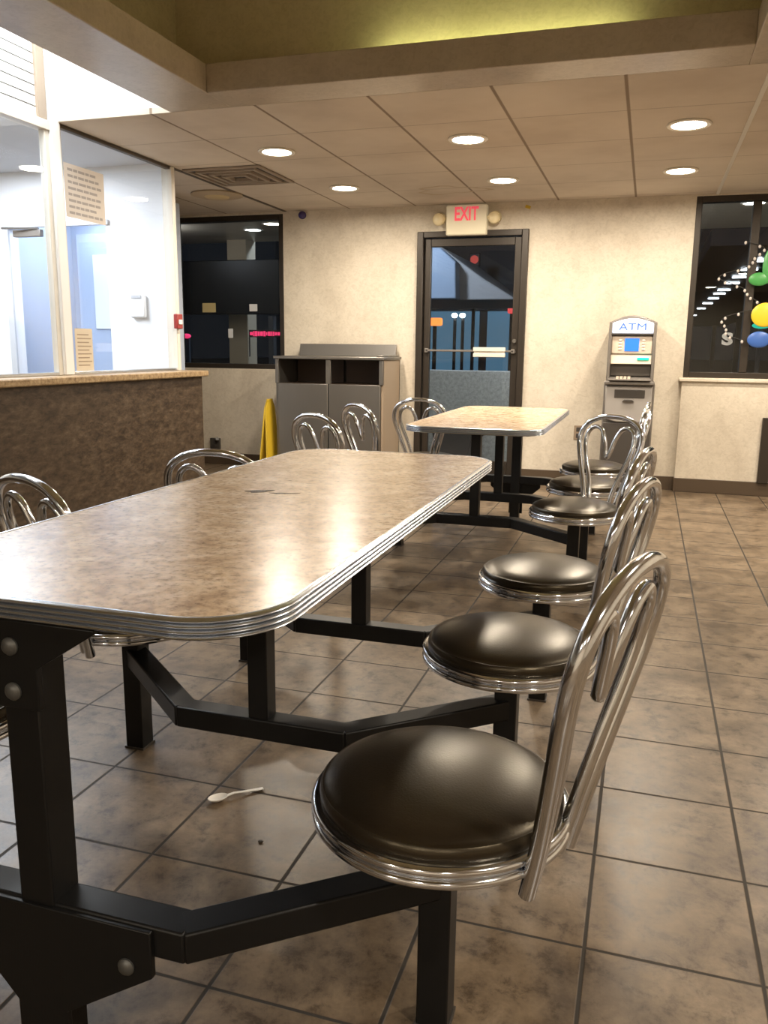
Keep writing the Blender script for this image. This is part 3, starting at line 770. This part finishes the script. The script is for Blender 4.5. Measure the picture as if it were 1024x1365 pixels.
# hanging window decorations in the right window
hg = [('green', M['balloon_green'], 'green leafy foil decoration hanging in the right window, topmost', [(.83, 1.76, .05, .13), (.765, 1.665, .075, .05)]),
      ('yellow', M['balloon_yellow'], 'yellow round foil decoration hanging in the right window', [(.83, 1.40, .098, .092)]),
      ('blue', M['balloon_blue'], 'blue oval foil decoration hanging in the right window, lowest', [(.805, 1.215, .085, .062)])]
for nm, m_, lb, els in hg:
    p = MB()
    for x, z, rx, rz in els: p.sphere((x, 0, z), rx, .015, rz)
    o = p.build('foil_decoration', m_, None, loc=(0, YB-.055, 0)); tag(o, lb, 'decoration', 'foil decorations in the right window')
sl = thing('string_lights', 'string of small pale bulbs draped down the right window', 'string lights', (.66, YB-.008, 0))
pts = []
for k in range(26):
    u = k/25; pts.append((-.01+.13*math.sin(u*13)+.04*math.sin(u*31), .012*math.sin(u*9), 1.95-u*.74))
p = MB(); p.tube(smooth_path(pts, 4), .003, 6); p.build('cord', M['wire'], sl)
for k in range(0, 26):
    p = MB(); p.sphere((pts[k][0], pts[k][1]-.012, pts[k][2]-.012), .010, .010, .013, 10, 8); p.build('bulb', M['bulb'], sl)

# ------------------------------------------------------------------ outside at night
b = MB(); b.box(-40, 60, YB+.16, 130, -.16, -.04); o = b.build('ground_outside', M['asphalt'], None); o['kind'] = 'structure'
b = MB(); b.box(-2.75, -.2, 8.5, 8.7, -.04, .90); o = b.build('wall_outside', M['plaster_grey'], None, .01); o['kind'] = 'structure'
o = thing('outdoor_bin', 'dark low bin standing outside behind the door glass', 'bin', (-1.80, 8.2, -.04))
p = MB(); p.prism([(-.16, 0), (.12, 0), (.2, .34), (-.22, .34)], 'y', -.14, .14); p.build('bin_body', M['dark_steel'], o, .01)
p = MB(); p.box(-.24, .22, -.16, .16, .34, .37); p.build('bin_lid', M['dark_steel'], o, .01)
# neighbouring canopy with a sloping fascia
cp = thing('gas_canopy', 'blue grey sloped canopy roof outside, high in the door glass', 'canopy', (0, 12.5, 0))
p = MB(); p.prism([(-4.6, 1.835), (-1.885, 1.835), (-2.40, 2.14), (-2.80, 2.42), (-3.05, 2.60), (-4.6, 2.64)], 'y', 0, 2.6); p.build('fascia', M['canopy_tan'], cp, .02)
p = MB(); p.prism([(-4.7, 1.835), (-2.738, 1.835), (-2.76, 2.36), (-3.0, 2.56), (-4.7, 2.62)], 'y', -.3, -.02); p.build('fascia_panel', M['canopy_blue'], cp, .02)
p = MB(); p.box(-4.5, -4.3, .4, .6, -.04, 1.84); p.build('canopy_post', M['dark_steel'], cp)
st = thing('store_building', 'dark teal shop building with lit front outside the door', 'building', (-3.2, 20, 0))
p = MB(); p.box(-6, 3.9, 0, 4, -.04, 4.5); p.build('shell', M['dark_steel'], st)
for k, (x0, x1) in enumerate(((-4.5, -2.6), (-2.4, -.7), (-.5, .9), (1.1, 2.4))):
    p = MB(); p.box(x0, x1, -.06, -.001, .2, 2.0); p.build('shop_window', M['store_lit'] if k in (0, 1, 2, 3) else M['store_dark'], st)
p = MB(); p.box(-6, 3.9, -.25, -.0, 2.02, 2.3); p.build('parapet', M['dark_steel'], st)
for k, (x, z, w, h_, m_, lb) in enumerate(((-4.48, 1.69, .34, .17, 'orange_sign', 'orange glowing sign outside at the left of the door glass'),
                            (-2.81, 1.97, .19, .22, 'red_sign', 'red round glowing sign outside at the right of the door glass'))):
    s = thing('glowing_sign', lb, 'sign', (x, 17.9, z))
    p = MB(); p.box(-w/2, w/2, 0, .08, -h_/2, h_/2); p.build('sign_face', M[m_], s, .05)
    p = MB(); p.box(-.04, .04, .02, .06, -z-.04, -h_/2); p.build('sign_pole', M['dark_steel'], s)
s = thing('traffic_light', 'small red signal light outside near the top of door glass', 'traffic light', (-3.62, 17.8, 2.96))
p = MB(); p.box(-.11, .11, 0, .1, -.14, .14); p.build('housing', M['dark_steel'], s, .02)
p = MB(); p.cyl((0, -.03, 0), (0, 0, 0), .085); p.build('lens', M['red_dim'], s)
p = MB(); p.box(-.03, .03, .02, .1, -3.0, -.14); p.build('pole', M['dark_steel'], s)
for x in (-4.05, -3.875):
    s = thing('street_lamp', 'white lamp of the twin lights outside in the door glass', 'lamp', (x, 17.95, 1.825), 0, 'twin lights outside the door')
    p = MB(); p.sphere((0, 0, 0), .065, .05, .05); p.build('lamp_lens', M['white_lamp'], s)
    p = MB(); p.box(-.03, .03, .03, .08, -1.865, 0); p.build('pole', M['dark_steel'], s)
# left window: dark drive-through lane with a tan post and menu board
s = thing('tan_post', 'tan square post outside seen through the left window', 'post', (-4.67, 9.2, -.04))
p = MB(); p.box(-.125, .125, -.125, .125, 0, 3.4); p.build('shaft', M['tan_pillar'], s, .01)
p = MB(); p.box(-.16, .16, -.16, .16, 0, .12); p.build('plinth', M['tan_pillar'], s, .01)
s = thing('menu_board', 'dark menu board crossing before the tan post outside', 'menu board', (-4.75, 8.85, -.04))
p = MB(); p.box(-.8, .75, -.06, .06, 1.52, 2.12); p.build('board', M['black_paint'], s, .01)
p = MB(); p.box(-.72, -.66, -.04, .04, 0, 1.50); p.build('board_leg', M['dark_steel'], s)
q = MB(); q.box(.60, .66, -.04, .04, 0, 1.50); q.build('board_leg', M['dark_steel'], s)
s = thing('tail_light', 'tiny red tail light outside low in the left window', 'light', (-6.5, 11.0, 1.26))
p = MB(); p.sphere((0, 0, 0), .07, .03, .035); p.build('lens', M['pink_led'], s)
p = MB(); p.box(-.02, .02, .02, .06, -1.3, 0); p.build('stand', M['dark_steel'], s)
# right window: long canopy with a row of lamps
cz = 2.9
rw = thing('walkway_canopy', 'long dark canopy outside running away behind the right window', 'canopy', (2.0, 36, 0))
p = MB(); p.box(-1.1, 3.0, -20, 30, cz+.02, cz+.3); p.build('canopy_deck', M['dark_steel'], rw)
for yy in (-19, -4, 11, 28):
    p = MB(); p.box(2.2, 2.45, yy, yy+.25, -.04, cz+.02); p.build('canopy_post', M['dark_steel'], rw)
for k, yy in enumerate((18.4, 20.3, 22.3, 24.2, 26.8, 28.5, 31, 34, 38, 45, 55)):
    s = tag(MB().box(-.17, .17, -.08, .08, -.025, .0).build('canopy_lamp', M['canopy_lamp'], None, .01, loc=(1.98, yy, cz)),
            'white lamp in the long receding row under the outdoor canopy, behind right window', 'lamp', 'row of lamps under the outdoor canopy')
for x, y_, z in ((1.72, 15.0, 1.545), (2.17, 15.0, 1.55)):
    s = thing('green_signal', 'green signal light outside low in the right window', 'traffic light', (x, y_, z), 0, 'green signals outside the right window')
    p = MB(); p.sphere((0, 0, 0), .14, .05, .05); p.build('lens', M['green_led'], s)
    p = MB(); p.box(-.03, .03, .04, .1, -1.6, 0); p.build('pole', M['dark_steel'], s)

b = MB(); b.box(-6, 3.2, YB+.161, 9.3, 2.335, 2.45); o = b.build('eave_soffit', M['soffit'], None); o['kind'] = 'structure'
for x, y, mm, lb in ((-3.70, 7.98, 'downlight', 'warm round eave light outside, seen in the left window top corner'), (-4.09, 8.34, 'canopy_lamp', 'cool white eave light outside, seen lower in the left window'),
                 (.75, 7.80, 'downlight', 'round eave light outside, seen in the right window top'), (-1.66, 8.0, 'canopy_lamp', 'round eave light outside, seen at the top of door glass')):
    t = thing('eave_light', lb, 'ceiling light', (x, y, 2.335))
    p = MB(); p.lathe([(.085, -.001), (.105, -.001), (.105, -.010), (.085, -.008)], 32, cap=False); p.build('trim_ring', M['ring'], t)
    p = MB(); p.lathe([(.086, -.004), (.04, -.010), (.001, -.011)], 32); p.build('lens', M[mm], t)
# ------------------------------------------------------------------ lights
def area(name, loc, rot, sx, sy, e, col, spread=180):
    l = bpy.data.lights.new(name, 'AREA'); l.shape = 'RECTANGLE'; l.size = sx; l.size_y = sy; l.energy = e; l.color = col; l.spread = R(spread)
    o = bpy.data.objects.new(name, l); C.objects.link(o); o.location = loc; o.rotation_euler = rot; return o
# fluorescent lamps in the light well above the counter
wl = thing('fluorescent_fixture', 'bright white fluorescent fixture inside the ceiling light well above the counter', 'ceiling light', (-2.815, 2.9, 2.858))
p = MB(); p.box(-.30, .30, -1.05, 1.05, -.03, 0); p.build('diffuser', M['well_lamp'], wl, .004)
p = MB(); p.box(-.32, -.302, -1.07, 1.07, -.036, 0); p.box(.302, .32, -1.07, 1.07, -.036, 0); p.build('fixture_frame', M['white_gloss'], wl)
area('well_lamp_light', (-2.815, 2.9, 2.82), (0, 0, 0), .55, 2.0, 24, (.94, .97, 1))
# kitchen lamps
area('kitchen_lamp', (-4.2, 3.9, 2.32), (0, 0, 0), .6, 1.8, 105, (.88, .93, 1))
area('passage_lamp', (-4.2, 5.75, 2.18), (0, 0, 0), .6, .5, 12, (.80, .89, 1))
# cove tube behind the lip of the tray
cv = thing('cove_light', 'hidden yellow green cove tube behind the lip of the ceiling tray', 'light tube', (-.75, 3.96, HC+.15))
p = MB(); p.cyl((-.55, 0, .01), (.55, 0, .01), .014); p.build('tube', M['cove_lamp'], cv)
p = MB(); p.box(-.6, .6, -.03, .03, -.02, -.004); p.build('batten', M['white_gloss'], cv)
# unseen fill lights added for the outdoor scene, no fixtures
def point(name, loc, e, col, r=.2):
    l = bpy.data.lights.new(name, 'POINT'); l.energy = e; l.color = col; l.shadow_soft_size = r
    o = bpy.data.objects.new(name, l); C.objects.link(o); o.location = loc
point('lane_fill', (-4.9, 7.9, 2.3), 16, (.95, .95, 1))  # added fill that brightens the tan post and lane
point('canopy_fill', (-3.6, 10.4, 3.4), 330, (.66, .80, 1))  # added fill that brightens the sloped canopy
point('yard_fill', (-.9, 7.85, 2.1), 60, (.85, .92, 1))  # added fill for the low wall beyond the door
point('walkway_fill', (6.5, 14, 4.6), 60, (.75, .86, 1))  # added fill standing clear of the long canopy

w = bpy.data.worlds.new('night'); bpy.context.scene.world = w; w.use_nodes = True
w.node_tree.nodes['Background'].inputs[0].default_value = (.0075, .0085, .011, 1); w.node_tree.nodes['Background'].inputs[1].default_value = 1

# ------------------------------------------------------------------ camera
yaw, pit, rol = R(17.3145), R(11.2162), R(.6474)
f = Vector((-math.sin(yaw)*math.cos(pit), math.cos(yaw)*math.cos(pit), -math.sin(pit)))
r0 = Vector((math.cos(yaw), math.sin(yaw), 0)); u0 = r0.cross(f)
r_ = r0*math.cos(rol)+u0*math.sin(rol); u_ = -r0*math.sin(rol)+u0*math.cos(rol)
cam = bpy.data.cameras.new('camera'); cam.sensor_width = 36; cam.sensor_fit = 'AUTO'; cam.lens = 1102.66/1365*36; cam.clip_start = .02; cam.clip_end = 400
co = bpy.data.objects.new('camera', cam); C.objects.link(co)
co.matrix_world = Matrix(((r_.x, u_.x, -f.x, 0), (r_.y, u_.y, -f.y, 0), (r_.z, u_.z, -f.z, 1.12), (0, 0, 0, 1)))
S = bpy.context.scene; S.camera = co
S.view_settings.view_transform = 'Standard'; S.view_settings.look = 'None'; S.view_settings.gamma = 1; S.view_settings.use_curve_mapping = False
S.view_settings.exposure = 0
S.cycles.use_denoising = True
S.cycles.max_bounces = 8; S.cycles.transparent_max_bounces = 16
S.cycles.sample_clamp_indirect = 6
